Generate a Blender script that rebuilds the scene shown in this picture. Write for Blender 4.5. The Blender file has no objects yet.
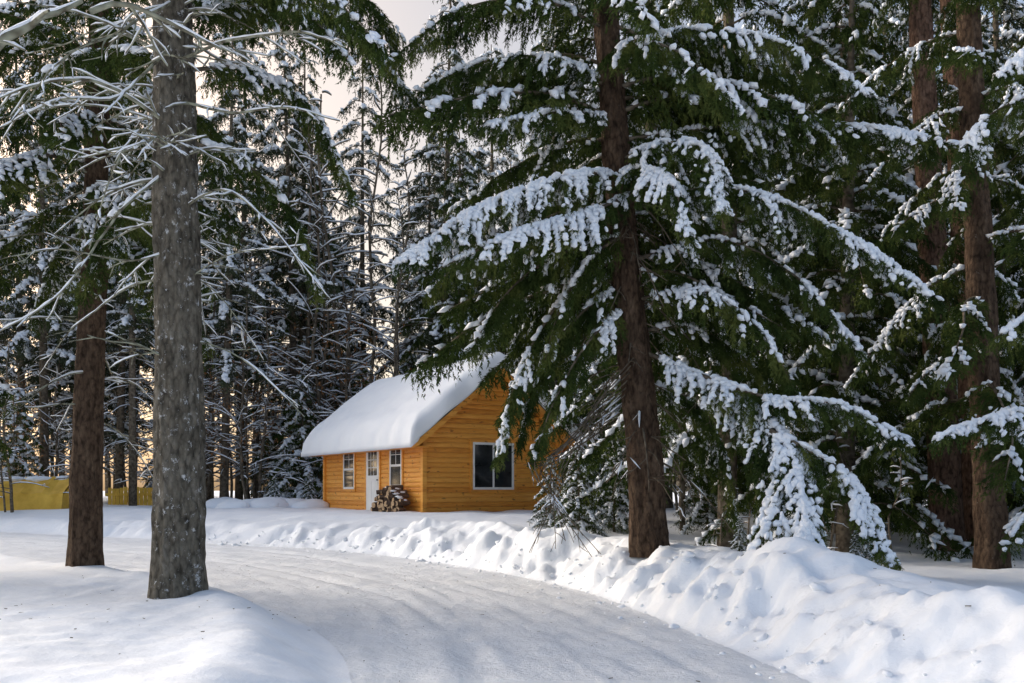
import bpy, math, random
import numpy as np
from mathutils import Vector, Matrix, noise
R = random.Random(7)
FPX=910.0; EYE=1.5; HZ=490.0
def W(px,py,Y): return Vector(((px-512)*Y/FPX, Y, EYE+(HZ-py)*Y/FPX))
scene=bpy.context.scene
COL=scene.collection
# ------------------------------------------------ materials
def newmat(name):
    m=bpy.data.materials.new(name); m.use_nodes=True
    nt=m.node_tree; b=nt.nodes['Principled BSDF']
    return m,nt,b
def N(nt,t,**k):
    n=nt.nodes.new(t)
    for a,v in k.items(): setattr(n,a,v)
    return n
def noise_tex(nt,scale,detail=4,rough=.6,mapping=None,coord='Object'):
    tc=N(nt,'ShaderNodeTexCoord'); mp=N(nt,'ShaderNodeMapping')
    if mapping: mp.inputs['Scale'].default_value=mapping
    nt.links.new(tc.outputs[coord],mp.inputs['Vector'])
    n=N(nt,'ShaderNodeTexNoise'); n.inputs['Scale'].default_value=scale
    n.inputs['Detail'].default_value=detail; n.inputs['Roughness'].default_value=rough
    nt.links.new(mp.outputs[0],n.inputs['Vector']); return n
def ramp(nt,src,stops):
    r=N(nt,'ShaderNodeValToRGB'); cr=r.color_ramp
    while len(cr.elements)<len(stops): cr.elements.new(.5)
    for e,(p,c) in zip(cr.elements,stops):
        e.position=p; e.color=(c[0],c[1],c[2],1)
    nt.links.new(src,r.inputs[0]); return r
def bump(nt,b,src,strength,dist):
    bp=N(nt,'ShaderNodeBump'); bp.inputs['Strength'].default_value=strength; bp.inputs['Distance'].default_value=dist
    nt.links.new(src,bp.inputs['Height'])
    nt.links.new(bp.outputs[0],b.inputs['Normal']); return bp
def simple(name,stops,scale,rough=.8,bs=0,bd=.01,mapping=None,detail=4,coord='Object',spec=.25):
    m,nt,b=newmat(name); n=noise_tex(nt,scale,detail,.6,mapping,coord)
    r=ramp(nt,n.outputs[0],stops); nt.links.new(r.outputs[0],b.inputs['Base Color'])
    b.inputs['Roughness'].default_value=rough
    b.inputs['Specular IOR Level'].default_value=spec
    if bs: bump(nt,b,n.outputs[0],bs,bd)
    return m
def matte(name,stops,scale):
    m=bpy.data.materials.new(name); m.use_nodes=True; nt=m.node_tree
    nt.nodes.remove(nt.nodes['Principled BSDF']); d=N(nt,'ShaderNodeBsdfDiffuse')
    nt.links.new(d.outputs[0],nt.nodes['Material Output'].inputs[0])
    n=noise_tex(nt,scale,1,.5); r=ramp(nt,n.outputs[0],stops); nt.links.new(r.outputs[0],d.inputs[0]); return m
M_SNOWB=matte('branch_snow',[(.3,(.74,.78,.84)),(.7,(.86,.88,.91))],6)
M_NEEDLE=matte('spruce_needles',[(.3,(.026,.042,.014)),(.5,(.052,.078,.022)),(.72,(.12,.14,.04))],2.3)
M_NEEDLEF=matte('far_needles',[(.3,(.030,.040,.024)),(.7,(.085,.098,.055))],.8)
M_TWIG=matte('twig_bark',[(.3,(.07,.055,.042)),(.7,(.19,.16,.12))],9)
M_LICHEN=matte('lichen_twigs',[(.35,(.10,.09,.065)),(.65,(.30,.31,.24))],9)
M_LEAF=matte('dead_leaves',[(.3,(.15,.07,.03)),(.7,(.26,.13,.06))],5)
def bark(name,c1,c2,c3,fleck,fl_amt):
    m,nt,b=newmat(name)
    n1=noise_tex(nt,9,8,.7,(1,1,.35)); n2=noise_tex(nt,10,9,.8,(1,1,.8)); 
    v=N(nt,'ShaderNodeTexVoronoi'); v.inputs['Scale'].default_value=24; v.feature='F1'
    tc=N(nt,'ShaderNodeTexCoord'); mp=N(nt,'ShaderNodeMapping'); mp.inputs['Scale'].default_value=(1,1,.5)
    mx0=N(nt,'ShaderNodeMix'); mx0.data_type='RGBA'; mx0.inputs[0].default_value=.12
    nt.links.new(tc.outputs['Object'],mx0.inputs[6]); nt.links.new(n1.outputs['Color'],mx0.inputs[7])
    nt.links.new(mx0.outputs[2],mp.inputs[0]); nt.links.new(mp.outputs[0],v.inputs['Vector'])
    r=ramp(nt,n1.outputs[0],[(.3,c1),(.52,c2),(.72,c3)])
    r2=ramp(nt,v.outputs['Distance'],[(.0,(1,1,1)),(.55,(.75,.75,.75)),(.9,(.3,.3,.3))])
    mu=N(nt,'ShaderNodeMix'); mu.data_type='RGBA'; mu.blend_type='MULTIPLY'; mu.inputs[0].default_value=1
    nt.links.new(r.outputs[0],mu.inputs[6]); nt.links.new(r2.outputs[0],mu.inputs[7])
    r3=ramp(nt,n2.outputs[0],[(fl_amt,(0,0,0)),(fl_amt+.05,(1,1,1))])
    mf=N(nt,'ShaderNodeMix'); mf.data_type='RGBA'
    nt.links.new(r3.outputs[0],mf.inputs[0]); nt.links.new(mu.outputs[2],mf.inputs[6]); mf.inputs[7].default_value=(*fleck,1)
    nt.links.new(mf.outputs[2],b.inputs['Base Color']); b.inputs['Roughness'].default_value=.9
    b.inputs['Specular IOR Level'].default_value=.1
    ad=N(nt,'ShaderNodeMath',operation='SUBTRACT'); nt.links.new(n1.outputs[0],ad.inputs[0]); nt.links.new(v.outputs['Distance'],ad.inputs[1])
    bump(nt,b,ad.outputs[0],1.0,.04); return m
M_BARKG=bark('grey_spruce_bark',(.07,.062,.05),(.19,.17,.135),(.32,.295,.25),(.62,.63,.64),.575)
M_BARKB=bark('brown_spruce_bark',(.05,.032,.022),(.125,.082,.055),(.22,.155,.105),(.32,.30,.27),.64)
M_BARKR=bark('red_pine_bark',(.085,.05,.036),(.24,.145,.10),(.38,.25,.18),(.5,.5,.5),.70)
def snowmat(name,ca,cb,bs):
    m,nt,b=newmat(name)
    n=noise_tex(nt,1.3,5,.6); n2=noise_tex(nt,14,6,.65); n3=noise_tex(nt,120,2,.7)
    r=ramp(nt,n.outputs[0],[(.3,ca),(.7,cb)]); nt.links.new(r.outputs[0],b.inputs['Base Color'])
    b.inputs['Roughness'].default_value=.75; b.inputs['Specular IOR Level'].default_value=.2
    a=N(nt,'ShaderNodeMath',operation='MULTIPLY_ADD'); a.inputs[1].default_value=.25
    nt.links.new(n3.outputs[0],a.inputs[0]); nt.links.new(n2.outputs[0],a.inputs[2])
    bump(nt,b,a.outputs[0],bs,.03); return m
M_SNOW=snowmat('ground_snow',(.80,.84,.90),(.87,.89,.92),.4)
M_ROAD=snowmat('packed_snow',(.68,.71,.755),(.82,.84,.865),1.0)
M_ROOFSNOW=snowmat('roof_snow',(.86,.87,.89),(.90,.91,.92),.15)

# ------------------------------------------------ mesh builder
BU=[];BF=[]
def _unit():
    rings=4; seg=6
    BU.append((1,0,0))
    for i in range(1,rings):
        a=math.pi*i/rings
        for j in range(seg):
            b=2*math.pi*j/seg; BU.append((math.cos(a),math.sin(a)*math.cos(b),math.sin(a)*math.sin(b)))
    BU.append((-1,0,0))
    for j in range(seg): BF.append((0,1+j,1+(j+1)%seg))
    for i in range(rings-2):
        for j in range(seg):
            a=1+i*seg+j;b=1+i*seg+(j+1)%seg; BF.append((a,a+seg,b+seg)); BF.append((a,b+seg,b))
    L=1+(rings-1)*seg
    for j in range(seg): BF.append((L,L-seg+(j+1)%seg,L-seg+j))
_unit()
BU=np.array(BU,float);BF=np.array(BF,int)
BU2=np.array([(1,0,0)]+[(.25*(1 if j%2 else -1),math.cos(j*1.2566),math.sin(j*1.2566)) for j in range(5)]+[(-1,0,0)],float)
BF2=np.array([(0,1+j,1+(j+1)%5) for j in range(5)]+[(6,1+(j+1)%5,1+j) for j in range(5)],int)
class MB:
    def __init__(s): s.v=[];s.f=[];s.m=[];s.tw=[];s.bl=[];s.low=False
    def tube(s,pts,rad,n,mat,flat=1.0,cap=True):
        base=len(s.v); K=len(pts)
        for i,p in enumerate(pts):
            t=(pts[min(i+1,K-1)]-pts[max(i-1,0)])
            if t.length<1e-6: t=Vector((0,0,1))
            t.normalize()
            ref=Vector((0,0,1)) if abs(t.z)<.95 else Vector((1,0,0))
            a=t.cross(ref).normalized(); b=a.cross(t)
            r=rad[i] if isinstance(rad,list) else rad
            for j in range(n):
                an=2*math.pi*j/n
                q=p+a*(math.cos(an)*r)+b*(math.sin(an)*r*flat); s.v.append((q.x,q.y,q.z))
        for i in range(K-1):
            for j in range(n):
                A=base+i*n+j;B=base+i*n+(j+1)%n
                s.f.append((A,B,B+n,A+n)); s.m.append(mat)
        if cap:
            s.f.append(tuple(base+j for j in range(n))[::-1]); s.m.append(mat)
            s.f.append(tuple(base+(K-1)*n+j for j in range(n))); s.m.append(mat)
    def blob(s,p,d,lx,wy,hz,mat,rnd=None): s.bl.append((p.x,p.y,p.z,d.x,d.y,d.z,lx,wy,hz,mat))
    def box(s,lo,hi,mat,xf=None):
        base=len(s.v)
        for z in (lo[2],hi[2]):
            for (x,y) in ((lo[0],lo[1]),(hi[0],lo[1]),(hi[0],hi[1]),(lo[0],hi[1])):
                q=Vector((x,y,z)); 
                if xf: q=xf@q
                s.v.append(tuple(q))
        for f in ((3,2,1,0),(4,5,6,7),(0,1,5,4),(1,2,6,5),(2,3,7,6),(3,0,4,7)):
            s.f.append(tuple(base+i for i in f)); s.m.append(mat)
    def twig(s,p,d,l,k,nl,w): s.tw.append((p.x,p.y,p.z,d.x,d.y,d.z,l,k,nl,w))
    def mesh(s,name,mats,smooth=(),needle_mat=0,seed=1):
        g=np.random.default_rng(seed)
        Vs=[np.array(s.v,float).reshape(-1,3)]; off=len(s.v)
        tot=[np.array([len(f) for f in s.f],int)]; lv=[np.array([i for f in s.f for i in f],int)]; Mi=[np.array(s.m,int)]
        if s.bl:
            T=np.array(s.bl); n=len(T); d=T[:,3:6]; d=d/np.maximum(np.linalg.norm(d,axis=1,keepdims=True),1e-6)
            ref=np.where(np.abs(d[:,2:3])<.95,np.array([[0,0,1.]]),np.array([[1.,0,0]]))
            a=np.cross(d,ref); a/=np.linalg.norm(a,axis=1,keepdims=True); b=np.cross(a,d)
            U,Fc=(BU2,BF2) if s.low else (BU,BF); nu=len(U)
            k=.72+.5*g.random((n,nu,1))
            P=T[:,None,:3]+k*(U[None,:,0:1]*d[:,None]*T[:,None,6:7]+U[None,:,1:2]*a[:,None]*T[:,None,7:8]+U[None,:,2:3]*b[:,None]*T[:,None,8:9])
            Vs.append(P.reshape(-1,3)); FF=(Fc[None]+off+nu*np.arange(n)[:,None,None]).reshape(-1)
            lv.append(FF); tot.append(np.full(n*len(Fc),3)); Mi.append(np.repeat(T[:,9].astype(int),len(Fc))); off+=n*nu
        if s.tw:
            T=np.array(s.tw); rep=T[:,7].astype(int); T=np.repeat(T,rep,axis=0); n=len(T)
            d=T[:,3:6]; d=d/np.maximum(np.linalg.norm(d,axis=1,keepdims=True),1e-6)
            u=g.random((n,1)); base=T[:,:3]+d*(u*T[:,6:7])
            rv=g.normal(size=(n,3)); perp=rv-d*np.sum(rv*d,1,keepdims=True); perp/=np.linalg.norm(perp,axis=1,keepdims=True)
            nd=d*.85+perp*.6; nd/=np.linalg.norm(nd,axis=1,keepdims=True)
            sd=np.cross(nd,g.normal(size=(n,3))); sd/=np.maximum(np.linalg.norm(sd,axis=1,keepdims=True),1e-6)
            ln=T[:,8:9]*(.7+.6*g.random((n,1))); w=T[:,9:10]*.5
            tri=np.stack([base-sd*w,base+sd*w,base+nd*ln],1).reshape(-1,3)
            Vs.append(tri); lv.append(off+np.arange(3*n)); tot.append(np.full(n,3)); Mi.append(np.full(n,needle_mat))
        V=np.concatenate(Vs);lv=np.concatenate(lv);tot=np.concatenate(tot).astype(int);Mi=np.concatenate(Mi).astype(int)
        me=bpy.data.meshes.new(name)
        me.vertices.add(len(V)); me.vertices.foreach_set('co',V.astype(np.float32).ravel())
        me.loops.add(len(lv)); me.loops.foreach_set('vertex_index',lv.astype(np.int32))
        me.polygons.add(len(tot)); me.polygons.foreach_set('loop_start',np.r_[0,np.cumsum(tot)[:-1]].astype(np.int32))
        for m in mats: me.materials.append(m)
        me.polygons.foreach_set('material_index',Mi.astype(np.int32))
        me.polygons.foreach_set('use_smooth',np.isin(Mi,list(smooth)))
        me.update(calc_edges=True); return me
def obj(name,me,parent=None,loc=(0,0,0)):
    o=bpy.data.objects.new(name,me); COL.objects.link(o); o.location=loc
    if parent: o.parent=parent
    return o
def empty(name,loc=(0,0,0)):
    o=bpy.data.objects.new(name,None); COL.objects.link(o); o.location=loc; o.empty_display_size=.2; return o
def catmull(P,step):
    out=[];Q=[P[0]*2-P[1]]+list(P)+[P[-1]*2-P[-2]]
    for i in range(1,len(Q)-2):
        a,b,c,d=Q[i-1],Q[i],Q[i+1],Q[i+2]; n=max(1,int((c-b).length/step))
        for k in range(n):
            t=k/n
            out.append(.5*((2*b)+(c-a)*t+(2*a-5*b+4*c-d)*t*t+(3*b-a-3*c+d)*t**3))
    out.append(Q[-2].copy()); return out
UP=Vector((0,0,1))
VM=[M_NEEDLE,M_TWIG,M_SNOWB,M_LEAF]; VMF=[M_NEEDLEF,M_TWIG,M_SNOWB,M_LEAF]; VML=[M_NEEDLE,M_LICHEN,M_SNOWB,M_LEAF]
def bough(mb,P,rnd,width=.6,snow=.5,s=1.0,hang=.5,r0=.03,k=9,nseed=0.0,nw=.0115,fing=.38,fat=1.0):
    st=.085*s; path=catmull(P,st); K=len(path); U=rnd.uniform
    mb.tube(path,[r0*(1-.85*i/K)+.003 for i in range(K)],4,1,cap=False)
    for i in range(1,K):
        t=i/K
        if t<.08: continue
        p=path[i]; tg=(path[min(i+1,K-1)]-path[i-1]).normalized()
        sv=tg.cross(UP)
        if sv.length<.15: sv=Vector((1,0,0))
        sv.normalize()
        shape=min(1,.3+t*2.2)*((1-t)**.6)+.16
        n0=noise.noise(Vector((p.x*2.6,p.y*2.6,p.z*2.6+nseed)))
        if rnd.random()<snow*1.0+n0*1.4:
            mb.blob(p+UP*(r0*(1-t)+.018*s),tg+Vector((U(-.4,.4),U(-.4,.4),0)),.07*s*U(.6,1.3),.045*s*fat*U(.7,1.5),.034*s*fat*U(.6,1.4),2)
        for sd in (-1,1):
            if rnd.random()<.06: continue
            l2=width*shape*U(.5,1.2)
            d=(tg*U(.5,.9)+sv*sd*U(.6,1)+UP*U(-.3,.1)).normalized()
            q=p.copy(); ms=max(2,int(l2/(.075*s))); ds=l2/ms
            tgt=noise.noise(Vector((p.x*2.6+sd*3,p.y*2.6,p.z*2.6+nseed)))
            sp=snow+tgt*1.8
            for j in range(ms):
                d=(d+Vector((U(-.12,.12),U(-.12,.12),-.17*hang-.03+U(-.06,.06)))).normalized()
                q2=q+d*ds
                pr=d.cross(UP)
                if pr.length<.1: pr=sv.copy()
                pr.normalize()
                mb.twig(q,d,ds*1.2,int(k*.8),.05*s,nw*s)
                for e in (-1,1):
                    if rnd.random()<.9:
                        td=(d*.6+pr*e*.7+UP*(-hang*U(.2,1.2))).normalized()
                        tl=U(.07,.17)*s*(1.15-.5*j/ms)
                        mb.twig(q,td,tl,k,.042*s,nw*s)
                        if rnd.random()<sp*fing:
                            mb.blob(q+td*tl*.35+UP*.02*s,td+Vector((U(-.4,.4),U(-.4,.4),.1)),tl*U(.25,.5),.024*s*fat*U(.6,1.5),.019*s*fat*U(.6,1.5),2)
                if rnd.random()<hang*.95:
                    td=(d*.35+UP*-1+Vector((U(-.3,.3),U(-.3,.3),0))).normalized()
                    mb.twig(q,td,U(.12,.28)*s,k+4,.04*s,nw*s)
                if rnd.random()<sp*.95:
                    wj=1.15-.5*j/ms
                    mb.blob(q+UP*.026*s,d+Vector((U(-.5,.5),U(-.5,.5),0)),ds*U(.45,.95),.040*s*fat*wj*U(.6,1.45),.028*s*fat*U(.6,1.5),2)
                q=q2
def bare(mb,P,rnd,r0=.02,snow=.6,sub=2,sl=.6,n=5,st=.12,droop=.02,ss=1.0):
    path=catmull(P,st); K=len(path)
    wob=Vector((0,0,0)); pp=[]
    for i,p in enumerate(path):
        wob=wob*.85+Vector((rnd.uniform(-1,1),rnd.uniform(-1,1),rnd.uniform(-1,1)))*r0*.5
        pp.append(p+wob*(min(1,i/4)))
    rad=[r0*(1-.8*i/K)+.0025*ss for i in range(K)]
    mb.tube(pp,rad,n,1,cap=False)
    run=[];rr=[]
    for i in range(K):
        tg=(pp[min(i+1,K-1)]-pp[max(i-1,0)]).normalized()
        on=noise.noise(pp[i]*1.7)*.9+snow>.35 and abs(tg.z)<.85
        if on:
            w=rad[i]*.6+ss*.008*rnd.uniform(.5,1.5)
            run.append(pp[i]+UP*(rad[i]*.7+w*.45)); rr.append(w)
        if (not on or i==K-1) and len(run)>1:
            rr[0]*=.3; rr[-1]*=.3; mb.tube(run,rr,4,2,.85); run=[];rr=[]
        elif not on: run=[];rr=[]
    if sub>0:
        for i in range(2,K-1):
            if rnd.random()<.42:
                t=i/K; tg=(pp[i+1]-pp[i-1]).normalized()
                sv=tg.cross(UP); sv=sv.normalized() if sv.length>.1 else Vector((rnd.uniform(-1,1),rnd.uniform(-1,1),0)).normalized()
                d=(tg*rnd.uniform(.4,.9)+sv*rnd.choice((-1,1))*rnd.uniform(.4,1)+UP*rnd.uniform(-.35,.35)).normalized()
                l=sl*rnd.uniform(.35,1)*(1.1-t*.7)
                q=[pp[i]]; dd=d.copy()
                for j in range(3):
                    dd=(dd+Vector((rnd.uniform(-.2,.2),rnd.uniform(-.2,.2),rnd.uniform(-.2,.15)-droop))).normalized(); q.append(q[-1]+dd*l/3)
                bare(mb,q,rnd,rad[i]*.6,snow,sub-1,sl*.5,max(3,n-1),max(st*.7,.06),droop,ss)
# ------------------------------------------------ terrain
def V2(l): return [Vector((a,b,0)) for a,b in l]
RE=catmull(V2([(2.9,-40),(3.0,0),(2.9,4),(2.3,7),(1.6,10.7),(.7,13.7),(-1.3,17.3),(-4.2,20.6),(-8.2,23.3),(-13.5,26.5),(-20,30),(-42,39)]),.5)
LE=catmull(V2([(-1.1,-40),(-.8,0),(-.9,4),(-1.2,7),(-1.9,9.3),(-3.1,11.6),(-4.6,13.4),(-7.2,15.8),(-11,18.7),(-17,22.6),(-24,26),(-44,34)]),.5)
RA=np.array([(p.x,p.y) for p in RE]); LA=np.array([(p.x,p.y) for p in LE])
def pdist(X,Y,A):
    best=np.full(X.shape,1e9); sb=np.zeros(X.shape); sg=np.zeros(X.shape); acc=0
    for i in range(len(A)-1):
        a=A[i];b=A[i+1];d=b-a;L2=d@d;L=math.sqrt(L2)
        t=np.clip(((X-a[0])*d[0]+(Y-a[1])*d[1])/L2,0,1)
        dx=X-a[0]-t*d[0];dy=Y-a[1]-t*d[1]; ds=dx*dx+dy*dy
        m=ds<best; best=np.where(m,ds,best); sb=np.where(m,acc+t*L,sb)
        sg=np.where(m,d[0]*dy-d[1]*dx,sg); acc+=L
    return np.sqrt(best)*np.sign(sg),sb
def sm(a,b,x): t=np.clip((x-a)/(b-a),0,1); return t*t*(3-2*t)
def nz(X,Y,sx,sy,seed,oct=1):
    out=np.empty(X.shape); xf=(X*sx).ravel().tolist(); yf=np.broadcast_to(Y*sy,X.shape).ravel().tolist(); o=out.ravel()
    if oct==1:
        for i in range(len(xf)): o[i]=noise.noise((xf[i],yf[i],seed))
    else:
        for i in range(len(xf)): o[i]=noise.fractal((xf[i],yf[i],seed),.9,2.1,oct)
    return o.reshape(X.shape)
def roadz(Y): return .012*np.clip(Y-10,0,60)
def height(X,Y):
    X=np.asarray(X,float);Y=np.asarray(Y,float)
    dr,sr=pdist(X,Y,RA); dl,sl=pdist(X,Y,LA)
    outR=-dr; outL=dl
    inside=(outR<0)&(outL<0)
    zr=roadz(Y)
    n1=nz(X,Y,.35,.35,1.3); n2=nz(X,Y,1.1,1.1,4.1); n3=nz(X,Y,3.2,3.2,7.7,3)
    Groad=zr+.018*nz(outR*4,sr*.4,1,1,2.2,3)+.018*n3
    for c in (.9,1.2,2.4,2.75,1.75):
        Groad=Groad-.020*np.exp(-((-outR-c-.28*np.sin(sr*.3+c*3))/.11)**2)*(1+1.2*n2)
    G=.34+.5*sm(17,25,Y)*sm(14,4,X)+.15*sm(35,60,Y)+.10*n1+.035*n2
    dR=np.clip(outR,0,None)
    hb=np.where(Y<20,.66+.22*nz(X,Y,.45,.45,9.1)+.14*n2,.42+.12*n2)
    wob=.34*nz(X,Y,.6,.6,3.3)+.12*n3+.20*nz(X,Y,1.7,1.7,5.3)
    lump=.06*np.abs(nz(X,Y,2.3,2.3,15.3))*2
    Bk=zr*.6+hb*sm(-0.15,1.25,dR+wob*sm(0,.3,dR))+(n3*.085+lump)*sm(0,.35,dR)*sm(2.8,.8,dR)
    Bk=zr+(Bk-zr)*sm(-.02,.22,dR+.06*n3)
    HR=Bk+(G+.02*n3-Bk)*sm(1.4,3.8,dR)
    dL=np.clip(outL,0,None)
    HL=zr+(G-.05-zr)*sm(-.05,1.0,dL+.12*n2*sm(0,.3,dL))+.08*np.exp(-((dL-.8)/.45)**2)*sm(0,.4,dL)+.022*n3*sm(0,.3,dL)
    H=np.where(inside,Groad,np.where(outR>outL,HR,HL))
    cab=np.exp(-(((X+1.5)/8)**2+((Y-30)/7)**2)**2); H=H*(1-cab)+(.84+.05*n2)*cab
    H=np.where(inside,Groad,H)
    return H,inside,np.minimum(-outR,-outL)
def hz(x,y):
    H,_,_=height(np.array([x]),np.array([y])); return float(H[0])
def axis(segs):
    out=[segs[0][0]]
    for a,b,s in segs:
        n=max(1,int(round((b-a)/s))); out+= [a+(b-a)*(i+1)/n for i in range(n)]
    return np.array(out)
ax=axis([(-400,-100,50),(-100,-40,6),(-40,-14,.8),(-14,-6,.16),(-6,7,.065),(7,12,.14),(12,40,.8),(40,100,6),(100,400,50)])
ay=axis([(-200,-40,20),(-40,2,1.2),(2,5,.25),(5,13,.055),(13,20,.1),(20,34,.2),(34,80,1.2),(80,200,10),(200,600,50)])
X,Y=np.meshgrid(ax,ay); H,ins,di=height(X,Y)
H=H-np.where(ins,.045*sm(0,.25,di),0)
nx=len(ax);ny=len(ay)
verts=np.stack([X.ravel(),Y.ravel(),H.ravel()],1)
idx=np.arange(nx*ny).reshape(ny,nx)
F=np.stack([idx[:-1,:-1],idx[:-1,1:],idx[1:,1:],idx[1:,:-1]],-1).reshape(-1,4)
def npmesh(name,verts,F,mat):
    me=bpy.data.meshes.new(name); me.from_pydata(verts.tolist(),[],F.tolist()); me.materials.append(mat)
    me.polygons.foreach_set('use_smooth',[True]*len(me.polygons)); me.update(); return me
obj('snow_ground',npmesh('snow_ground',verts,F,M_SNOW))
def resamp(A,n):
    d=np.r_[0,np.cumsum(np.hypot(*np.diff(A,axis=0).T))]; u=np.linspace(0,1,n)
    key=np.interp(u,[0,.06,.7,.9,1],[0,44/d[-1],64/d[-1],80/d[-1],1])
    return np.stack([np.interp(key*d[-1],d,A[:,0]),np.interp(key*d[-1],d,A[:,1])],1)
n=440;m=84
a=resamp(RA,n);b=resamp(LA,n); u=np.linspace(-.01,1.01,m)[None,:,None]
P=a[:,None,:]*(1-u)+b[:,None,:]*u
Hr,_,_=height(P[...,0],P[...,1])
v=np.stack([P[...,0].ravel(),P[...,1].ravel(),Hr.ravel()+.004],1)
idx=np.arange(n*m).reshape(n,m); F=np.stack([idx[:-1,:-1],idx[1:,:-1],idx[1:,1:],idx[:-1,1:]],-1).reshape(-1,4)[:,::-1]
obj('snowy_road',npmesh('snowy_road',v,F,M_ROAD))
mb=MB()
for i in range(260):
    px=R.uniform(-6,4);py=R.uniform(6.5,19)
    z=hz(px,py)+.006
    d=Vector((R.uniform(-1,1),R.uniform(-1,1),0)).normalized(); q=Vector((px,py,z))
    mb.tube([q,q+d*R.uniform(.01,.05)],R.uniform(.002,.0045),3,0)
obj('fallen_twigs',mb.mesh('fallen_twigs',[M_TWIG]))
mb=MB()
for i in range(520):
    j=R.randrange(84,135); p=RE[j] if j<len(RE) else RE[-1]; q=RE[j-1]; t=(p-q).normalized(); nr=Vector((t.y,-t.x,0))
    pos=p+t*R.uniform(-.3,.3)+nr*(R.gauss(.2,.3)); sz=R.uniform(.01,.035)*(2.2 if R.random()<.1 else 1)
    pos.z=hz(pos.x,pos.y)
    mb.blob(pos,Vector((R.uniform(-1,1),R.uniform(-1,1),R.uniform(-.3,.3))),sz*1.2,sz,sz*.7,0,R)
obj('plowed_snow_chunks',mb.mesh('plowed_snow_chunks',[M_SNOW],smooth=(0,)))

# ------------------------------------------------ trunks
def trunk_mesh(name,P,r0,r1,mat,n=36,st=.07,flare=.35,amp=.035,seed=0):
    path=catmull(P,st); K=len(path); V=[];Fc=[]
    for i,p in enumerate(path):
        hgt=p.z-P[0].z; t=i/K; r=(r0+(r1-r0)*t)*(1+flare*math.exp(-max(hgt-.15,0)/.28))
        for j in range(n):
            a=2*math.pi*j/n; c,s_=math.cos(a),math.sin(a)
            d=noise.fractal((c*3.2+seed,s_*3.2,hgt*1.1),.9,2.1,3)*amp*1.0+noise.noise((c*9,s_*9+seed,hgt*7))*amp*.35
            lob=1+.10*math.exp(-hgt/.35)*math.sin(a*5+seed)
            V.append((p.x+c*(r*lob+d),p.y+s_*(r*lob+d),p.z))
    for i in range(K-1):
        for j in range(n):
            A=i*n+j;B=i*n+(j+1)%n; Fc.append((A,B,B+n,A+n))
    me=bpy.data.meshes.new(name); me.from_pydata(V,[],Fc); me.materials.append(mat)
    me.polygons.foreach_set('use_smooth',[True]*len(me.polygons)); return me
def extend(P,z):
    d=(P[-1]-P[-2]); return P+[P[-1]+d*((z-P[-1].z)/d.z)]
GB=[]
for i in range(6):
    r=random.Random(50+i); mb=MB(); dz=r.uniform(.35,.75); mb.low=True
    P=[Vector((0,0,0)),Vector((.8,r.uniform(-.1,.1),.05)),Vector((1.7,r.uniform(-.2,.2),-dz*.5)),Vector((2.6,r.uniform(-.3,.3),-dz*1.25))]
    bough(mb,P,r,width=.8,snow=(.0,.1,.35,.08,.42,-.1)[i],s=1.4,hang=r.uniform(.8,1.1),k=12,nseed=i*5,nw=.0135,fat=1.05)
    GB.append(mb.mesh('spruce_bough_%d'%i,VM,smooth=(1,2),seed=i))
def dress(parent,P,z0,z1,num,lmax,lmin,rnd,pick=None,pitch=0,front=True):
    for i in range(num):
        t=(i+rnd.random())/num; z=z0+(z1-z0)*t
        for k in range(len(P)-1):
            if P[k+1].z>=z: break
        f=(z-P[k].z)/(P[k+1].z-P[k].z); p=P[k].lerp(P[k+1],f)
        az=i*2.4+rnd.uniform(-.5,.5)
        L=(lmax+(lmin-lmax)*t)*rnd.uniform(.7,1.15)
        if not front and math.sin(az)<-.45: continue
        o=bpy.data.objects.new('bough',GB[rnd.choice(pick) if pick else rnd.randrange(len(GB))]); COL.objects.link(o); o.parent=parent
        o.location=p; o.rotation_euler=(rnd.uniform(-.25,.25),pitch+.28-.5*t+rnd.uniform(-.15,.2),az); sc=L/2.6
        o.scale=(sc,max(sc,.75)*rnd.choice((-1,1)),max(sc,.75))
# ---- left big spruce
def base(px,Y): x=(px-512)*Y/FPX; return Vector((x,Y,hz(x,Y)-.12))
b0=base(178,10.35)
PL=extend([b0,W(180,420,10.35),W(177,250,10.35),W(174,80,10.4),W(173,0,10.4)],15)
T1=empty('spruce_tree'); obj('trunk',trunk_mesh('left_trunk',PL,.285,.12,M_BARKG,56,.05,.12,.035,1),T1)
mb=MB(); r=random.Random(21)
def outb(P0,az,L,up,rnd,dr=.9):
    d=Vector((math.cos(az),math.sin(az),up)); q=[P0]
    for j in range(4):
        d=Vector((d.x,d.y,d.z-dr*.25+(.28 if j==3 else 0))); q.append(q[-1]+d.normalized()*L/4)
    return q
for i in range(44):
    z=3.0+4.6*(i/44)**.8+r.uniform(-.1,.1); px_=PL[2].lerp(PL[3],.5); P0=Vector((px_.x,10.37,z))
    az=r.uniform(0,2*math.pi); L=r.uniform(.7,2.8)*(.45+.55*min(1,(z-2)/3))
    bare(mb,outb(P0,az,L,r.uniform(.1,.9),r,r.uniform(.5,1.5)),r,r.uniform(.007,.014),.42,2,.7,5,.1,.03)
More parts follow.
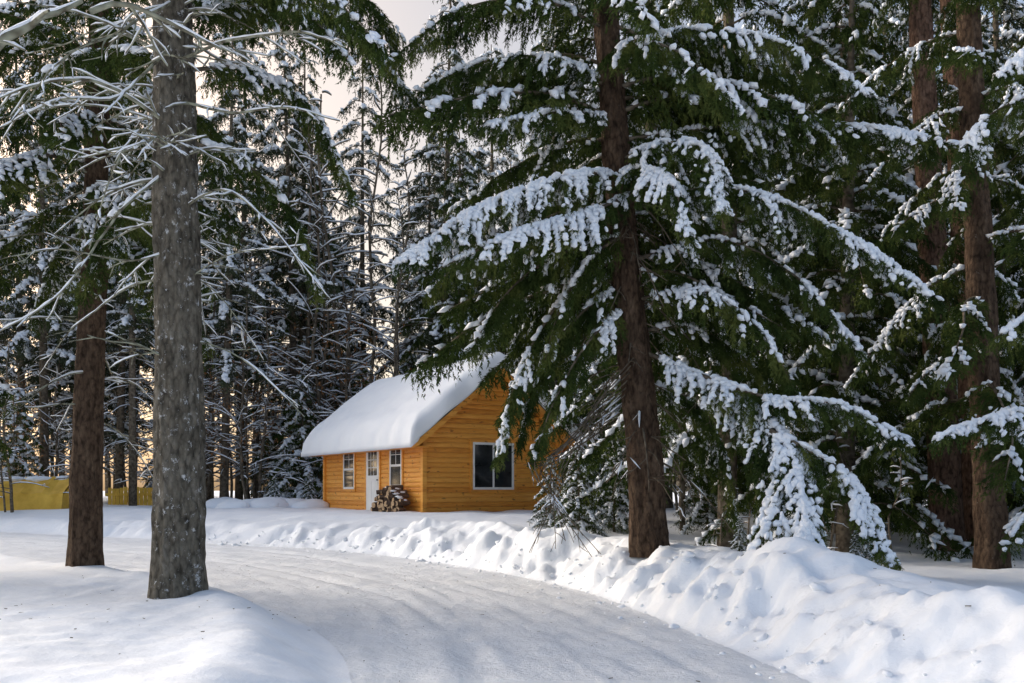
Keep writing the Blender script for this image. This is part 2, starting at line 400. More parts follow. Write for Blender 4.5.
for pts,rr in [([(176,130,10.3),(110,85,9.8),(50,80,9.3),(-30,110,9)],.019),([(176,100,10.3),(230,112,9.9),(290,108,9.6),(340,122,9.4)],.015),
   ([(178,60,10.3),(230,40,9.8),(300,32,9.4),(345,48,9.2)],.017),([(170,170,10.3),(120,210,9.8),(60,290,9.5),(-20,340,9.2)],.016),
   ([(176,40,10.3),(120,95,9.5),(60,100,9),(0,130,8.6)],.016),([(180,210,10.3),(220,190,10),(260,215,9.8),(330,300,9.6)],.012),
   ([(176,0,10.3),(120,30,9.5),(60,60,9),(10,120,8.6)],.016),([(-60,80,7),(0,47,7),(50,22,7.1),(90,12,7.3)],.05),
   ([(90,12,7.3),(130,5,7.4),(220,45,7.6)],.022),([(176,250,10.3),(130,262,9.9),(60,250,9.6),(-10,262,9.3)],.011),([(174,150,10.3),(140,130,9.3),(110,180,8.9),(90,250,8.8)],.012)]:
    bare(mb,[W(*p) for p in pts],r,rr,.6,2,.7,6,.1,.03)
obj('bare_branches',mb.mesh('left_bare',VML,smooth=(1,2)),T1)
mb=MB(); r=random.Random(5)
for pts,wd,sn in [([(185,70,10.4),(250,70,11),(310,110,11.3),(350,190,11.5)],.6,.2),([(185,140,10.4),(240,160,11),(290,210,11.3),(318,290,11.4)],.5,.1),
   ([(180,20,10.4),(260,0,11.5),(350,30,12.2),(420,110,12.6)],.75,.1),([(175,60,10.4),(110,50,11.4),(40,80,12),(-30,140,12.4)],.6,.25),
   ([(185,-20,10.4),(230,-40,9.6),(310,-20,9),(380,45,8.8)],.6,.1),([(175,190,10.5),(120,215,11.5),(80,300,12.3)],.5,.1),([(185,100,10.4),(215,150,11.8),(235,240,12.2)],.5,.1),
   ([(182,-10,10.4),(290,-30,11.5),(380,20,13),(400,140,13.6)],.75,.05)]:
    bough(mb,[W(*p) for p in pts],r,wd,sn,1.1,1.05,.022,15)
obj('foliage',mb.mesh('left_fol',VM,smooth=(1,2)),T1)
dress(T1,PL,7.9,14.5,18,2.8,1.0,random.Random(3))
# ---- second left spruce
b0=base(85,13.9); P2=extend([b0,W(88,420,13.9),W(95,250,14),W(98,100,14)],15)
T2=empty('spruce_tree'); obj('trunk',trunk_mesh('left_trunk2',P2,.235,.09,M_BARKB,36,.08,.12,.025,4),T2)
mb=MB(); r=random.Random(8)
for i in range(36):
    z=2.6+6.4*(i/36); P0=Vector((P2[2].x,13.95,z)); bare(mb,outb(P0,r.uniform(0,6.28),r.uniform(.8,2.6),r.uniform(0,.6),r,r.uniform(.6,1.5)),r,r.uniform(.009,.015),.5,2,.7,4,.14,.03)
obj('bare_branches',mb.mesh('left2_bare',VML,smooth=(1,2)),T2)
dress(T2,P2,5.2,9.5,24,2.5,2.2,random.Random(4),pick=[0,1,2,3,4]); dress(T2,P2,9.5,14.5,12,2.4,1.0,random.Random(44))
# ---- main right spruce
b0=base(649,13.2); P3=extend([b0,W(645,460,13.2),W(628,300,13.2),W(617,160,13.25),W(606,20,13.3)],17)
T3=empty('spruce_tree'); obj('trunk',trunk_mesh('main_trunk',P3,.265,.07,M_BARKB,48,.06,.10,.035,9),T3)
HB=[([(622,175,13.2),(570,175,12.3),(480,208,11.6),(400,262,11.0)],.95,.72),
 ([(640,190,12.9),(590,212,12.2),(520,232,11.5),(440,268,11.2)],.8,.5),
 ([(620,160,13.2),(665,143,12.4),(705,150,11.8),(722,205,11.6)],.85,.75),
 ([(622,170,13.2),(650,170,12.2),(672,185,11.7),(690,235,11.5)],.7,.5),
 ([(615,120,13.3),(560,112,12.6),(490,125,12.0)],.7,.6),
 ([(622,200,13.2),(740,190,12.6),(850,238,12.1),(940,300,11.7)],.85,.5),
 ([(618,140,13.2),(760,124,13),(880,130,12.8),(975,150,12.6)],.8,.5),
 ([(640,350,13.2),(730,392,12.2),(790,450,11.0),(812,585,10.0)],.9,.75),
 ([(700,375,12.5),(770,398,11.6),(840,405,11.2),(905,440,10.9)],.75,.6),
 ([(740,400,12),(775,465,11.1),(770,520,10.6),(738,570,10.4)],.65,.6),
 ([(770,430,11.2),(840,470,10.8),(870,510,10.5),(890,560,10.3)],.7,.55),
 ([(632,250,13.2),(570,290,12.9),(520,370,12.7),(498,455,12.6)],.8,.05),
 ([(634,300,13.2),(590,340,12.6),(555,400,12.4),(535,455,12.3)],.75,-.05),
 ([(632,280,13.2),(585,310,12.9),(540,370,12.8),(520,440,12.8)],.75,-.2),
 ([(625,215,13.2),(550,240,12.8),(480,250,12.6),(430,290,12.5)],.75,.0),
 ([(625,235,13.2),(560,255,12.8),(510,290,12.6),(470,350,12.5)],.75,-.1),
 ([(628,230,13.2),(590,260,12.6),(560,310,12.5),(545,360,12.4)],.55,-.05),
 ([(612,90,13.3),(560,60,12.8),(490,60,12.5),(420,90,12.3)],.8,.35),
 ([(608,50,13.3),(700,30,12.9),(800,50,12.6),(870,95,12.4)],.8,.35),
 ([(610,60,13.3),(640,40,12.0),(690,60,11.4),(740,110,11.2)],.7,.3),
 ([(608,30,13.3),(540,0,12.4),(460,10,12.0),(390,60,11.8)],.75,.2),
 ([(608,0,13.3),(560,-20,12.6),(500,0,12.2),(440,40,12.4)],.75,.0),
 ([(635,300,13.2),(700,290,12.6),(760,330,12.2),(800,400,12.0)],.75,.15),
 ([(632,260,13.2),(720,240,12.8),(800,280,12.4),(860,350,12.2)],.75,.2),
 ([(640,330,13.3),(700,330,13.4),(760,380,13.6),(790,470,13.8)],.75,-.1),
 ([(640,380,13.3),(690,400,13.4),(720,450,13.6),(735,520,13.6)],.7,-.1)]
mb=MB(); r=random.Random(77)
for i,(pts,wd,sn) in enumerate(HB): bough(mb,[W(*p) for p in pts],r,wd,sn,1.0 if sn>.4 else 1.15,.85 if sn>.4 else 1.15,.028,15,nseed=i*3.3,fing=.5,fat=1.25 if sn>.45 else 1.05)
obj('foliage',mb.mesh('main_fol',VM,smooth=(1,2)),T3)
mb=MB()
for i in range(44):
    z=1.7+4.5*(i/44); P0=P3[1].lerp(P3[3],min(1,(z-1.9)/4.3)); P0=Vector((P0.x,P0.y,z))
    bare(mb,outb(P0,r.uniform(0,6.28),r.uniform(.5,2.0),r.uniform(-.3,.3),r,r.uniform(1.0,2.0)),r,r.uniform(.007,.016),.12,2,.6,4,.12,.06)
for k in range(9):
    bare(mb,[W(640-3*k,350+9*k,13.1),W(600-6*k,400+8*k,12.4),W(570-5*k,470,12.1),W(556+9*(k-3),565-r.uniform(0,40),11.9)],r,.009,.15,2,.5,4,.1,.08)
obj('bare_branches',mb.mesh('main_bare',VM,smooth=(1,2)),T3)
dress(T3,P3,4.2,8.2,50,3.2,2.8,random.Random(6),pick=[0,0,1,3,5,3],front=False); dress(T3,P3,8.2,16.5,28,2.8,.8,random.Random(61))
# ---- mid-distance joined trees (instanced)
MT=[]
for i in range(4):
    r=random.Random(700+i); mb=MB(); mb.low=True; h=(17,19,15,18)[i]
    mb.tube([Vector((0,0,-.4)),Vector((0,0,.3)),Vector((r.uniform(-.2,.2),0,h*.5)),Vector((r.uniform(-.3,.3),.1,h))],[.27,.22,.15,.02],10,1)
    z0=(1.3,2.2,1.1,3.0)[i]; nb=74
    for j in range(nb):
        t=((j+r.random())/nb)**1.15; z=z0+(h-z0-.2)*t; az=j*2.4+r.uniform(-.4,.4); L=(3.0*(1-t)**.75+.3)*r.uniform(.7,1.15)
        d=Vector((math.cos(az),math.sin(az),0)); p=Vector((0,0,z)); dz=L*r.uniform(.25,.55)
        bough(mb,[p,p+d*L*.4+UP*.03,p+d*L-UP*dz],r,width=.62*min(1,L/2+.2),snow=(.18,.28,.12,.22)[i],s=2.2,hang=1.0,r0=.025,k=11,nseed=j,nw=.0125)
    MT.append(mb.mesh('spruce_mid_%d'%i,VM,smooth=(1,2),seed=i))
def tree(x,y,s,v,rot=None):
    o=obj('spruce_tree',MT[v%4],None,(x,y,hz(x,y)-.1)); o.rotation_euler=(0,0,R.uniform(0,6.28) if rot is None else rot); o.scale=(s,s,s*R.uniform(.95,1.1)); return o
def pine(x,y,r0,h,z0,num,lmax,seed,lean,nm='pine_tree',mat=M_BARKR,pick=None):
    e=empty(nm); z=hz(x,y)-.12
    P=[Vector((x,y,z)),Vector((x+lean*.3,y,z+h*.3)),Vector((x+lean*.65,y,z+h*.65)),Vector((x+lean,y,z+h))]
    obj('trunk',trunk_mesh('trunk',P,r0,r0*.4,mat,28,.12,.12,.03,seed),e)
    dress(e,P,z+z0,z+h*.97,num,lmax,.7,random.Random(seed),pick=pick); return e,P
e,P=pine(7.4,14.0,.24,16,2.3,48,2.6,31,-.7,'spruce_tree',M_BARKB)
mb=MB(); r=random.Random(12)
for pts,wd,sn in [([(1080,400,11.5),(1030,408,11),(985,420,10.7),(940,437,10.5)],.6,.7),([(1090,100,11.5),(1040,95,11),(990,115,10.8),(965,150,10.7)],.7,.55),([(1080,300,11.5),(1040,310,11),(1000,335,10.8)],.6,.55),([(1080,20,11.5),(1040,40,11),(1000,75,10.8)],.6,.55),([(1090,480,11.5),(1040,500,11),(1005,545,10.8)],.5,.3)]:
    bough(mb,[W(*p) for p in pts],r,wd,sn,1.0,.85,.02,14,fing=.5,fat=1.15)
obj('foliage',mb.mesh('right_fol',VM,smooth=(1,2)),e)
pine(8.4,17.5,.30,19,8.6,8,1.8,33,-1.0); pine(9.6,18.5,.33,20,9.8,8,2,34,-1.2)
for i,(x,y,s) in enumerate([(10.4,15.6,.85),(4.3,18.2,.9),(6.3,17.2,.8),(12.5,19.5,1),(7.6,21,1),(3.4,22.5,.95),(10.3,22,1),(9.2,26,1),(15,25,1),(5.4,26,1),(13,16.5,.9),
      (-9.9,13.3,.8),(-22,33,.95),(-9.8,43,1.05),(-2.2,40,1.1),(5.6,33,1.05),(1.6,38,1.15),(4.6,31,.9)]):
    tree(x,y,s,i)
# ------------------------------------------------ far forest
FT=[]
for i in range(6):
    r=random.Random(300+i); mb=MB(); mb.low=True; h=(21,17,24,19,22,20)[i]
    mb.tube([Vector((0,0,-.3)),Vector((.1,0,h*.5)),Vector((0,.1,h))],[.2,.13,.02],7,1)
    nb=(74,74,58,70,56,50)[i]; z0=(2.5,1.6,7,3.5,6,8)[i]
    for j in range(nb):
        t=(j+r.random())/nb; z=z0+(h-z0-.3)*t; az=j*2.4+r.uniform(-.4,.4); L=(2.9*(1-t)**.8+.35)*r.uniform(.6,1.15)
        d=Vector((math.cos(az),math.sin(az),0)); p=Vector((0,0,z)); dz=L*r.uniform(.15,.5)
        bough(mb,[p,p+d*L*.4+UP*.03,p+d*L-UP*dz],r,width=.52*min(1,L/2+.2),snow=(.45,.6,.35,.5,.4,.5)[i],s=3.2,hang=.8,r0=.025,k=7,nseed=j,nw=.014)
    if z0>5:
        for j in range(26):
            z=r.uniform(1.5,z0+1); az=r.uniform(0,6.28); d=Vector((math.cos(az),math.sin(az),-.2)); L=r.uniform(.5,1.8)
            bare(mb,[Vector((0,0,z)),Vector((0,0,z))+d*L*.5,Vector((0,0,z))+d*L-UP*.2*L],r,.015,.6,1,.6,3,.3,.05,1.8)
    FT.append(mb.mesh('far_spruce_%d'%i,VMF,smooth=(1,2),seed=i))
YF=[]
for i in range(2):
    r=random.Random(400+i); mb=MB(); mb.low=True; h=4.2
    mb.tube([Vector((0,0,-.3)),Vector((0,0,h))],[.06,.01],6,1)
    for j in range(46):
        t=(j+r.random())/46; z=.25+(h-.35)*t; az=j*2.4; L=(1.25*(1-t)+.15)*r.uniform(.8,1.1); d=Vector((math.cos(az),math.sin(az),0)); p=Vector((0,0,z))
        bough(mb,[p,p+d*L*.5+UP*.02,p+d*L-UP*L*.4],r,width=.33*min(1,L),snow=.75,s=1.7,hang=.6,r0=.012,k=9,nseed=j)
    YF.append(mb.mesh('young_fir_%d'%i,VM,smooth=(1,2),seed=i))
DT=[]
for i in range(4):
    r=random.Random(500+i); mb=MB(); h=(9,7,11,4)[i]
    x=0;y=0;P=[Vector((0,0,-.2))]
    for j in range(5): x+=r.uniform(-.25,.25);y+=r.uniform(-.25,.25);P.append(Vector((x,y,h*(j+1)/5)))
    bare(mb,P,r,.06 if i<3 else .03,.5,0,1,6,.4,0,2.2)
    pth=catmull(P,.2)
    for j,p in enumerate(pth):
        t=j/len(pth)
        if t<.12 or r.random()<.3: continue
        az=r.uniform(0,6.28); L=h*.26*(1.15-t)*r.uniform(.5,1.2); d=Vector((math.cos(az),math.sin(az),r.uniform(.3,1.1))); q=[p]
        for k in range(3): d=d+Vector((r.uniform(-.3,.3),r.uniform(-.3,.3),-.25)); q.append(q[-1]+d.normalized()*L/3)
        bare(mb,q,r,.018,.68,2,L*.55,3,.24,.02,1.9)
    if i==1:
        for k in range(420):
            p=Vector((r.gauss(0,.8),r.gauss(0,.8),r.uniform(1.5,5.5))); mb.twig(p,Vector((r.uniform(-1,1),r.uniform(-1,1),-1)),.05,1,.09,.06)
    DT.append(mb.mesh('bare_sapling_%d'%i,VM,smooth=(1,2),needle_mat=3,seed=i))
FE=empty('distant_forest'); r=random.Random(99)
def inst(me,x,y,s,parent,nm):
    o=bpy.data.objects.new(nm,me); COL.objects.link(o); o.parent=parent; o.location=(x,y,hz(x,y)-.05); o.rotation_euler=(r.uniform(-.03,.03),r.uniform(-.03,.03),r.uniform(0,6.28)); o.scale=(s*r.uniform(.9,1.1),s*r.uniform(.9,1.1),s); return o
def clear(x,y):
    d,_,dd=height(np.array([x]),np.array([y]))
    if dd[0]>-1.6: return False
    c=math.cos(.5686);s_=math.sin(.5686); lx=(x+2.6)*c+(y-27)*s_; ly=-(x+2.6)*s_+(y-27)*c
    if -5<lx<7 and -6<ly<10: return False
    return True
for row,(yy,dx,jit) in enumerate([(43,4,1.5),(48,3.8,1.8),(54,4,2),(61,4.2,2.5),(70,4.6,3)]):
    xx=-yy*.72-4
    while xx<yy*.72+4:
        x=xx+r.uniform(-1.2,1.2); y=yy+r.uniform(-jit,jit); ang=x/y
        sky=-.33<ang<-.10; left=ang<-.10
        if clear(x,y) and not (sky and r.random()<.38) and not (left and not sky and r.random()<.2) and not (ang>.1 and yy>55):
            inst(FT[r.choice((2,4,5,2,4,5,3,0)) if left else r.randrange(5)],x,y,r.uniform(.85,1.1) if left else r.uniform(1.0,1.3),FE,'far_spruce')
        xx+=dx
for x,y in [(18,20),(17,31),(21,28),(12,32),(14,37),(9,36),(22,36),(26,33),(28,24),(24,15)]:
    inst(FT[r.choice((0,1,3))],x,y,r.uniform(.9,1.15),FE,'far_spruce')
for x,y in [(-30,28),(-27,38),(-33,36),(-22,41),(-17.5,40.5),(-15,36),(-19,37),(-13.2,44),(-12.2,38.5),(-24.5,36),(-20.5,45)]:
    inst(FT[r.choice((2,4,5))],x,y,r.uniform(.85,1.1),FE,'far_spruce')
UE=empty('understory_saplings')
cnt=0
while cnt<80:
    y=r.uniform(18,55); x=r.uniform(-.6,.6)*y
    if not clear(x,y): continue
    if y<36 and x<2.2 and x>-12: continue
    cnt+=1
    if r.random()<.25: inst(YF[r.randrange(2)],x,y,r.uniform(.5,1.3),UE,'young_fir')
    else: inst(DT[r.randrange(4)],x,y,r.uniform(.7,1.25),UE,'bare_sapling')
for k in range(46):
    y=r.uniform(36,50); x=r.uniform(-.55,-.17)*y
    if clear(x,y) and not (y<41 and -.56<x/y<-.40): inst(DT[r.choice((0,1,2,0,2))],x,y,r.uniform(.8,1.6),UE,'bare_sapling')
for x,y,s in [(1.45,19.5,.5),(2.3,20.5,.6),(.9,21.5,.42),(4.35,11.2,.16),(4.0,10.6,.12),(2.9,11.6,.13)]: inst(YF[0],x,y,s,UE,'young_fir')
for x,y,s in [(-4.6,41,1.7),(-6.8,40.5,1.5),(-3.2,40,1.5),(-9,39,1.4),(-1,41,1.5),(-8,36,.35),(-9.3,35.6,.3),(-7.6,37,.3)]: inst(YF[r.randrange(2)],x,y,s,UE,'young_fir')
for x,y,s in [(-7,39,1.5),(-5,39.5,1.4),(-8.5,39.5,1.6),(-10.5,38,1.3),(-3,40,1.4),(-6,40.5,1.8),(-9.5,40.5,1.9),(-7.8,41,2.0),(4,15.5,.5),(3.4,14.9,.4),(5.2,15.2,.45),(4.6,16.2,.6),(6.2,14.8,.5),(5.7,16.4,.7)]: inst(DT[3 if s<.8 else r.choice((0,0,1,2))],x,y,s,UE,'bare_sapling')
mb=MB()
for i in range(26):
    px=R.uniform(215,325); Yv=R.uniform(33,36); x=(px-512)*Yv/FPX; s_=R.uniform(.25,.55)
    mb.blob(Vector((x,Yv,hz(x,Yv))),Vector((1,R.uniform(-.5,.5),0)),s_*1.6,s_*1.2,s_*.8,0,R)
o=obj('snow_mound',mb.mesh('snow_mound',[M_SNOW],smooth=(0,)))
sb=o.modifiers.new('s','SUBSURF'); sb.levels=2; sb.render_levels=2

# ------------------------------------------------ cabin
def wood(name,c1,c2,c3):
    m,nt,b=newmat(name)
    n=noise_tex(nt,2.2,6,.65,(1,1,14)); tc=N(nt,'ShaderNodeTexCoord'); sx=N(nt,'ShaderNodeSeparateXYZ'); nt.links.new(tc.outputs['Object'],sx.inputs[0])
    d=N(nt,'ShaderNodeMath',operation='DIVIDE'); d.inputs[1].default_value=.15; nt.links.new(sx.outputs[2],d.inputs[0])
    fl=N(nt,'ShaderNodeMath',operation='FLOOR'); nt.links.new(d.outputs[0],fl.inputs[0])
    wn=N(nt,'ShaderNodeTexWhiteNoise'); wn.noise_dimensions='1D'; nt.links.new(fl.outputs[0],wn.inputs['W'])
    ad=N(nt,'ShaderNodeMath',operation='MULTIPLY_ADD'); ad.inputs[1].default_value=.30; nt.links.new(wn.outputs[0],ad.inputs[0]); nt.links.new(n.outputs[0],ad.inputs[2])
    r=ramp(nt,ad.outputs[0],[(.35,c1),(.6,c2),(.85,c3)])
    k=noise_tex(nt,5,2,.5,(1,1,2.2)); kr=ramp(nt,k.outputs[0],[(.27,(.4,.3,.25)),(.36,(1,1,1))])
    mu=N(nt,'ShaderNodeMix'); mu.data_type='RGBA'; mu.blend_type='MULTIPLY'; mu.inputs[0].default_value=1
    nt.links.new(r.outputs[0],mu.inputs[6]); nt.links.new(kr.outputs[0],mu.inputs[7])
    nt.links.new(mu.outputs[2],b.inputs['Base Color']); b.inputs['Roughness'].default_value=.5
    bump(nt,b,n.outputs[0],.3,.01); return m
M_WOOD=wood('honey_pine',(.54,.18,.018),(.76,.31,.04),(.86,.41,.075))
M_TRIM=wood('pine_trim',(.58,.21,.025),(.76,.32,.045),(.86,.42,.08))
M_WHITE=simple('white_paint',[(.3,(.74,.74,.72)),(.7,(.82,.82,.81))],3,.45)
M_METAL=simple('dark_roof_edge',[(.3,(.06,.065,.07)),(.7,(.09,.095,.1))],3,.5)
mg,nt,bb=newmat('window_glass'); n=noise_tex(nt,1.5,3); rr=ramp(nt,n.outputs[0],[(.35,(.008,.01,.012)),(.7,(.04,.045,.05))]); nt.links.new(rr.outputs[0],bb.inputs['Base Color']); bb.inputs['Roughness'].default_value=.06; bb.inputs['Specular IOR Level'].default_value=.6
CZ=.83
C=empty('log_cabin',(-2.6,27,CZ)); C.rotation_euler=(0,0,math.atan2(.54,.845))
GW=4.8;GL=7.85;HWl=2.42;TAN=.80;CH=.15
def cabpart(nm,mb,mats,smooth=()): return obj(nm,mb.mesh(nm,mats,smooth=smooth),C)
prof=[(0,0),(.028,.006),(.04,.04),(.042,.075),(.04,.11),(.028,.144),(0,.15)]
def course(mb,z,p0,p1,nrm,e=0):
    base_=len(mb.v)
    for q in (p0,p1):
        for (o_,zz) in prof: mb.v.append((q[0]+nrm[0]*o_,q[1]+nrm[1]*o_,z+zz))
    k=len(prof)
    for i in range(k-1): mb.f.append((base_+i,base_+i+1,base_+k+i+1,base_+k+i)); mb.m.append(0)
    mb.f.append(tuple(base_+i for i in range(k))); mb.m.append(0); mb.f.append(tuple(base_+k+i for i in range(k))); mb.m.append(0)
mb=MB(); z=-.3
while z<HWl-.02:
    course(mb,z,(0,0),(0,GL),(-1,0)); course(mb,z,(GW,0),(GW,GL),(1,0)); z+=CH
obj('side_walls',mb.mesh('side_walls',[M_WOOD]),C)
mb=MB(); z=-.3
while z<HWl+TAN*GW/2-.1:
    i0=0
    zt=z+CH-.01
    if zt>HWl: i0=(zt-HWl)/TAN
    if i0<GW/2: course(mb,z,(i0,0),(GW-i0,0),(0,-1)); course(mb,z,(i0,GL),(GW-i0,GL),(0,1))
    z+=CH
obj('gable_walls',mb.mesh('gable_walls',[M_WOOD]),C)
mb=MB(); mb.box((.02,.02,-.3),(GW-.02,GL-.02,HWl-.02),0); cabpart('wall_core',mb,[M_TRIM])
mb=MB()
for (x,y) in ((-.05,-.05),(GW+.05,-.05),(-.05,GL+.05),(GW+.05,GL+.05)):
    mb.box((x-.07,y-.07,-.3),(x+.07,y+.07,HWl-.01),0)
cabpart('corner_posts',mb,[M_TRIM])
OE=.5;OG=.5; 
def rz(x): return HWl+.02+TAN*(GW/2-abs(x-GW/2))
mb=MB()
def slab(x0,x1,y0,y1,t0,t1,mat):
    b_=len(mb.v)
    for y in (y0,y1):
        for x in (x0,x1):
            mb.v.append((x,y,rz(x)+t0)); mb.v.append((x,y,rz(x)+t1))
    for f in ((0,2,3,1),(4,5,7,6),(0,1,5,4),(2,6,7,3),(1,3,7,5),(0,4,6,2)): mb.f.append(tuple(b_+i for i in f)); mb.m.append(mat)
slab(-OE,GW/2,-OG,GL+OG,0,.10,0); slab(GW/2,GW+OE,-OG,GL+OG,0,.10,0)
for y in (-OG-.03,GL+OG+.002):
    slab(-OE-.03,GW/2,y,y+.028,.07,.135,1); slab(GW/2,GW+OE+.03,y,y+.028,.07,.135,1)
for y in (-OG-.045,):
    slab(-OE,GW/2,y-.002,y+.042,-.12,.068,0); slab(GW/2,GW+OE,y-.002,y+.042,-.12,.068,0)
mb.box((-OE-.035,-OG,rz(-OE)-.13),(-OE-.002,GL+OG,rz(-OE)+.07),0)
mb.box((GW+OE+.002,-OG,rz(-OE)-.13),(GW+OE+.035,GL+OG,rz(-OE)+.07),0)
mb.box((-OE,-OG+.002,rz(-OE)-.12),(-.045,GL+OG-.002,rz(-OE)-.09),0)
cabpart('roof',mb,[M_TRIM,M_METAL])
nxs,nys=90,110; x0,x1,y0,y1=-OE-.26,GW+OE+.26,-OG-.16,GL+OG+.2
top=[];bot=[]
for j in range(nys+1):
    for i in range(nxs+1):
        fx=i/nxs;fy=j/nys; x=x0+(x1-x0)*fx;y=y0+(y1-y0)*fy
        e=min(x-x0,x1-x,y-y0,y1-y); th=.66+.08*noise.noise((x*.8,y*.8,3))+.05*noise.noise((x*2.5,y*2.5,5))
        ed=min(1,e/.42); k=math.sqrt(max(0,1-(1-ed)**2))
        ax_=abs(x-GW/2); ridge=rz(x)-(max(0,.7-ax_)**2)*.45
        wv=.13*noise.noise((x*1.3,y*1.3,9))
        bz=rz(x)+.137 if -OE<x<GW+OE else rz(x)+.06
        top.append((x+wv*(1-ed),y+wv*(1-ed),max(bz+.003,ridge+.137+th*(.14+.86*k)))); bot.append((x+wv*(1-ed),y+wv*(1-ed),bz))
V=top+bot;n1=(nxs+1)*(nys+1);Fc=[]
for j in range(nys):
    for i in range(nxs):
        a_=j*(nxs+1)+i; Fc.append((a_,a_+1,a_+nxs+2,a_+nxs+1)); Fc.append((n1+a_,n1+a_+nxs+1,n1+a_+nxs+2,n1+a_+1))
for i in range(nxs):
    a_=i; Fc.append((a_,n1+a_,n1+a_+1,a_+1)); a_=nys*(nxs+1)+i; Fc.append((a_,a_+1,n1+a_+1,n1+a_))
for j in range(nys):
    a_=j*(nxs+1); Fc.append((a_,a_+nxs+1,n1+a_+nxs+1,n1+a_)); a_+=nxs; Fc.append((a_,n1+a_,n1+a_+nxs+1,a_+nxs+1))
me=bpy.data.meshes.new('roof_snow'); me.from_pydata(V,[],Fc); me.materials.append(M_ROOFSNOW); me.polygons.foreach_set('use_smooth',[True]*len(Fc)); obj('roof_snow',me,C)
def window(nm,side,a0,a1,z0,z1,split):
    mb=MB()
    def bx(u0,u1,w0,w1,d0,d1,m):
        if side=='L': mb.box((-d1,u0,w0),(-d0,u1,w1),m)
        else: mb.box((u0,-d1,w0),(u1,-d0,w1),m)
    t=.09
    bx(a0-t,a1+t,z1,z1+t,.03,.075,0); bx(a0-t,a1+t,z0-t,z0,.03,.085,0); bx(a0-t,a0,z0,z1,.03,.073,0); bx(a1,a1+t,z0,z1,.03,.073,0)
    f=.075
    bx(a0,a1,z1-f,z1,.03,.066,1); bx(a0,a1,z0,z0+f,.03,.066,1); bx(a0,a0+f,z0+f,z1-f,.03,.066,1); bx(a1-f,a1,z0+f,z1-f,.03,.066,1)
    bx(a0+f,a1-f,z0+f,z1-f,.03,.05,2)
    if split=='h':
        zm=(z0+z1)/2; bx(a0+f,a1-f,zm-.035,zm+.035,.045,.063,1)
        um=(a0+a1)/2; bx(um-.012,um+.012,zm+.035,z1-f,.045,.056,1)
        bx(a0+f,a1-f,(zm+z1)/2-.01,(zm+z1)/2+.01,.045,.0565,1)
    else:
        um=(a0+a1)/2; bx(um-.03,um+.03,z0+f,z1-f,.045,.063,1)
    cabpart(nm,mb,[M_TRIM,M_WHITE,mg])
window('side_window','L',1.42,2.3,.76,2.12,'h'); window('side_window_b','L',5.15,6.15,.70,2.08,'h')
window('gable_window','G',1.62,3.12,.68,2.14,'v')
mb=MB()
d0,d1,zt=3.1,4.15,2.1
mb.box((-.075,d0-.1,0),(-.03,d0,zt),0);mb.box((-.075,d1,0),(-.03,d1+.1,zt),0);mb.box((-.078,d0-.1,zt),(-.03,d1+.1,zt+.1),0)
mb.box((-.06,d0,0),(-.03,d1,zt),1)
mb.box((-.066,d0+.18,1.15),(-.058,d1-.18,1.92),2)
for k in range(1,3): u_=d0+.18+(d1-d0-.36)*k/3; mb.box((-.072,u_-.012,1.15),(-.064,u_+.012,1.92),1)
for k in range(1,3): w_=1.15+.77*k/3; mb.box((-.0715,d0+.18,w_-.012),(-.0635,d1-.18,w_+.012),1)
for (a_,b_) in ((d0+.12,d0+.46),(d1-.46,d1-.12)): mb.box((-.068,a_,.2),(-.059,b_,.95),1)
mb.blob(Vector((-.1,d0+.08,1.0)),Vector((1,0,0)),.04,.03,.03,3,R)
cabpart('door',mb,[M_TRIM,M_WHITE,mg,M_METAL])
M_LOGEND=simple('cut_wood',[(.3,(.38,.24,.13)),(.7,(.6,.43,.26))],12,.8); M_LOGB=simple('log_bark',[(.3,(.05,.035,.025)),(.7,(.18,.12,.085))],12,.9)
FW=empty('firewood_pile'); FW.matrix_world=Matrix.Translation((-2.6,27,CZ))@Matrix.Rotation(math.atan2(.54,.845),4,'Z')
mb=MB(); r=random.Random(17)
for k in range(90):
    u_=r.triangular(.35,2.25,1.3); hmax=.72*math.sin(math.pi*min(1,max(0,(u_-.2)/2.2)))**.7; zz=r.uniform(0,max(.1,hmax)); rad=r.uniform(.05,.10)
    xx=-r.uniform(.25,.5)-(.8-zz)*.25; an=r.uniform(-.6,.6); l=r.uniform(.3,.42); d=Vector((math.cos(an),math.sin(an),r.uniform(-.2,.2))); p=Vector((xx,u_,zz+.03))
    mb.tube([p-d*l/2,p+d*l/2],rad,7,0); mb.m[-1]=1; mb.m[-2]=1
for k in range(14):
    u_=r.uniform(.5,2.1); mb.blob(Vector((-r.uniform(.3,.6),u_,.66*math.sin(math.pi*(u_-.2)/2.2)+.08)),Vector((0,1,0)),.13,.1,.035,2,r)
obj('logs',mb.mesh('logs',[M_LOGB,M_LOGEND,M_SNOWB]),FW)
M_TARP=simple('yellow_tarp',[(.3,(.60,.34,.04)),(.7,(.80,.50,.08))],2.5,.5)
mb=MB(); Yt=33.5; cx=(40-512)*Yt/FPX; zb=hz(cx,Yt)
for k in range(10):
    xa=cx-1.3+k*.26; xb=xa+.26
    s1=.04*math.sin(k*2.1); s2=.04*math.sin((k+1)*2.1)
    b_=len(mb.v)
    for xq,sg in ((xa,s1),(xb,s2)):
        mb.v+= [(xq,Yt-1.1+sg,zb-.1),(xq,Yt-.9,zb+.55+sg),(xq,Yt,zb+1.15+sg),(xq,Yt+.9,zb+.55),(xq,Yt+1.1,zb-.1)]
    for q in range(4): mb.f.append((b_+q,b_+5+q,b_+6+q,b_+1+q)); mb.m.append(0)
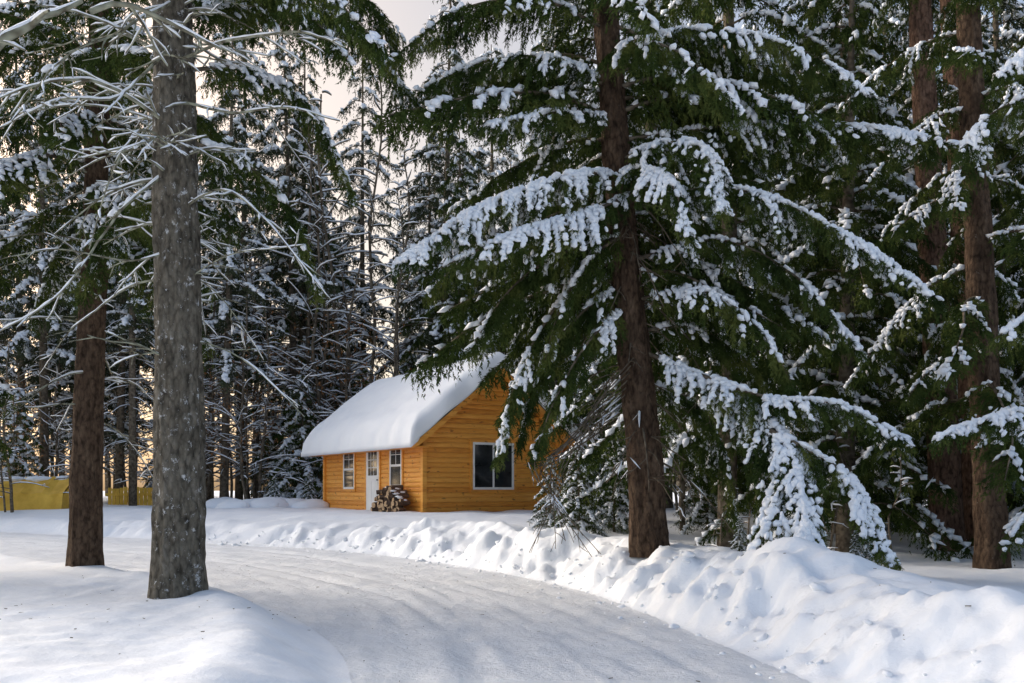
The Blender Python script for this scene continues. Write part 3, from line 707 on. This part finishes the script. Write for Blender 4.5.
for sx_ in (cx-1.3,cx+1.3):
    b_=len(mb.v); mb.v+=[(sx_,Yt-1.09,zb-.1),(sx_,Yt-.89,zb+.5),(sx_,Yt,zb+1.1),(sx_,Yt+.89,zb+.5),(sx_,Yt+1.09,zb-.1)]; mb.f.append((b_,b_+1,b_+2,b_+3,b_+4)); mb.m.append(0)
for k in range(14): mb.blob(Vector((cx+R.uniform(-1.1,1.1),Yt+R.uniform(-.1,.5),zb+1.08)),Vector((1,0,0)),.5,.35,.12,1,R)
obj('tarp_covered_woodpile',mb.mesh('tarp',[M_TARP,M_SNOWB],smooth=(1,)))
mb=MB(); Yf=37
for k in range(18):
    x=(108-512)*Yf/FPX+k*.16; zb=hz(x,Yf); mb.box((x,Yf,zb-.2),(x+.14,Yf+.03,zb+.7+R.uniform(-.03,.03)),0)
mb.box(((108-512)*Yf/FPX-.1,Yf-.05,zb+.45),((108-512)*Yf/FPX+3.0,Yf-.004,zb+.55),0)
obj('plank_fence',mb.mesh('plank_fence',[M_TARP]))

# ------------------------------------------------ light, world, camera
AZ=math.radians(-62); EL=math.radians(27)
w=bpy.data.worlds.new('World'); scene.world=w; w.use_nodes=True; nt=w.node_tree
bg=nt.nodes['Background']; sky=N(nt,'ShaderNodeTexSky'); sky.sky_type='NISHITA'; sky.sun_disc=False; sky.sun_elevation=EL; sky.sun_rotation=AZ
sky.air_density=1.0; sky.dust_density=4.0; sky.ozone_density=1.0
hs=N(nt,'ShaderNodeHueSaturation'); hs.inputs['Saturation'].default_value=.78; hs.inputs['Value'].default_value=1.75; nt.links.new(sky.outputs[0],hs.inputs['Color'])
tc=N(nt,'ShaderNodeTexCoord'); dp=N(nt,'ShaderNodeVectorMath',operation='DOT_PRODUCT'); dv=Vector((-.35,.9,.30)).normalized(); dp.inputs[1].default_value=dv
nt.links.new(tc.outputs['Generated'],dp.inputs[0])
rp=ramp(nt,dp.outputs['Value'],[(.75,(1,1,1)),(1.0,(1.0,.80,.62))])
mx=N(nt,'ShaderNodeMix'); mx.data_type='RGBA'; mx.blend_type='MULTIPLY'; mx.inputs[0].default_value=1
nt.links.new(hs.outputs[0],mx.inputs[6]); nt.links.new(rp.outputs[0],mx.inputs[7]); nt.links.new(mx.outputs[2],bg.inputs[0]); bg.inputs[1].default_value=.15
sd=bpy.data.lights.new('sun','SUN'); sd.energy=2.2; sd.angle=math.radians(16); sd.color=(1,.90,.78)
so=bpy.data.objects.new('sun',sd); COL.objects.link(so)
v=Vector((math.sin(AZ)*math.cos(EL),math.cos(AZ)*math.cos(EL),math.sin(EL))); so.rotation_euler=v.to_track_quat('Z','Y').to_euler()
scene.view_settings.view_transform='Standard'; scene.view_settings.look='None'; scene.view_settings.exposure=0
cd=bpy.data.cameras.new('camera'); cam=bpy.data.objects.new('camera',cd); COL.objects.link(cam)
cam.location=(0,0,EYE); cam.rotation_euler=(math.radians(90),0,0); cd.sensor_width=36; cd.lens=36*FPX/1024; cd.shift_y=(HZ-341.5)/1024; cd.clip_end=2000
scene.camera=cam
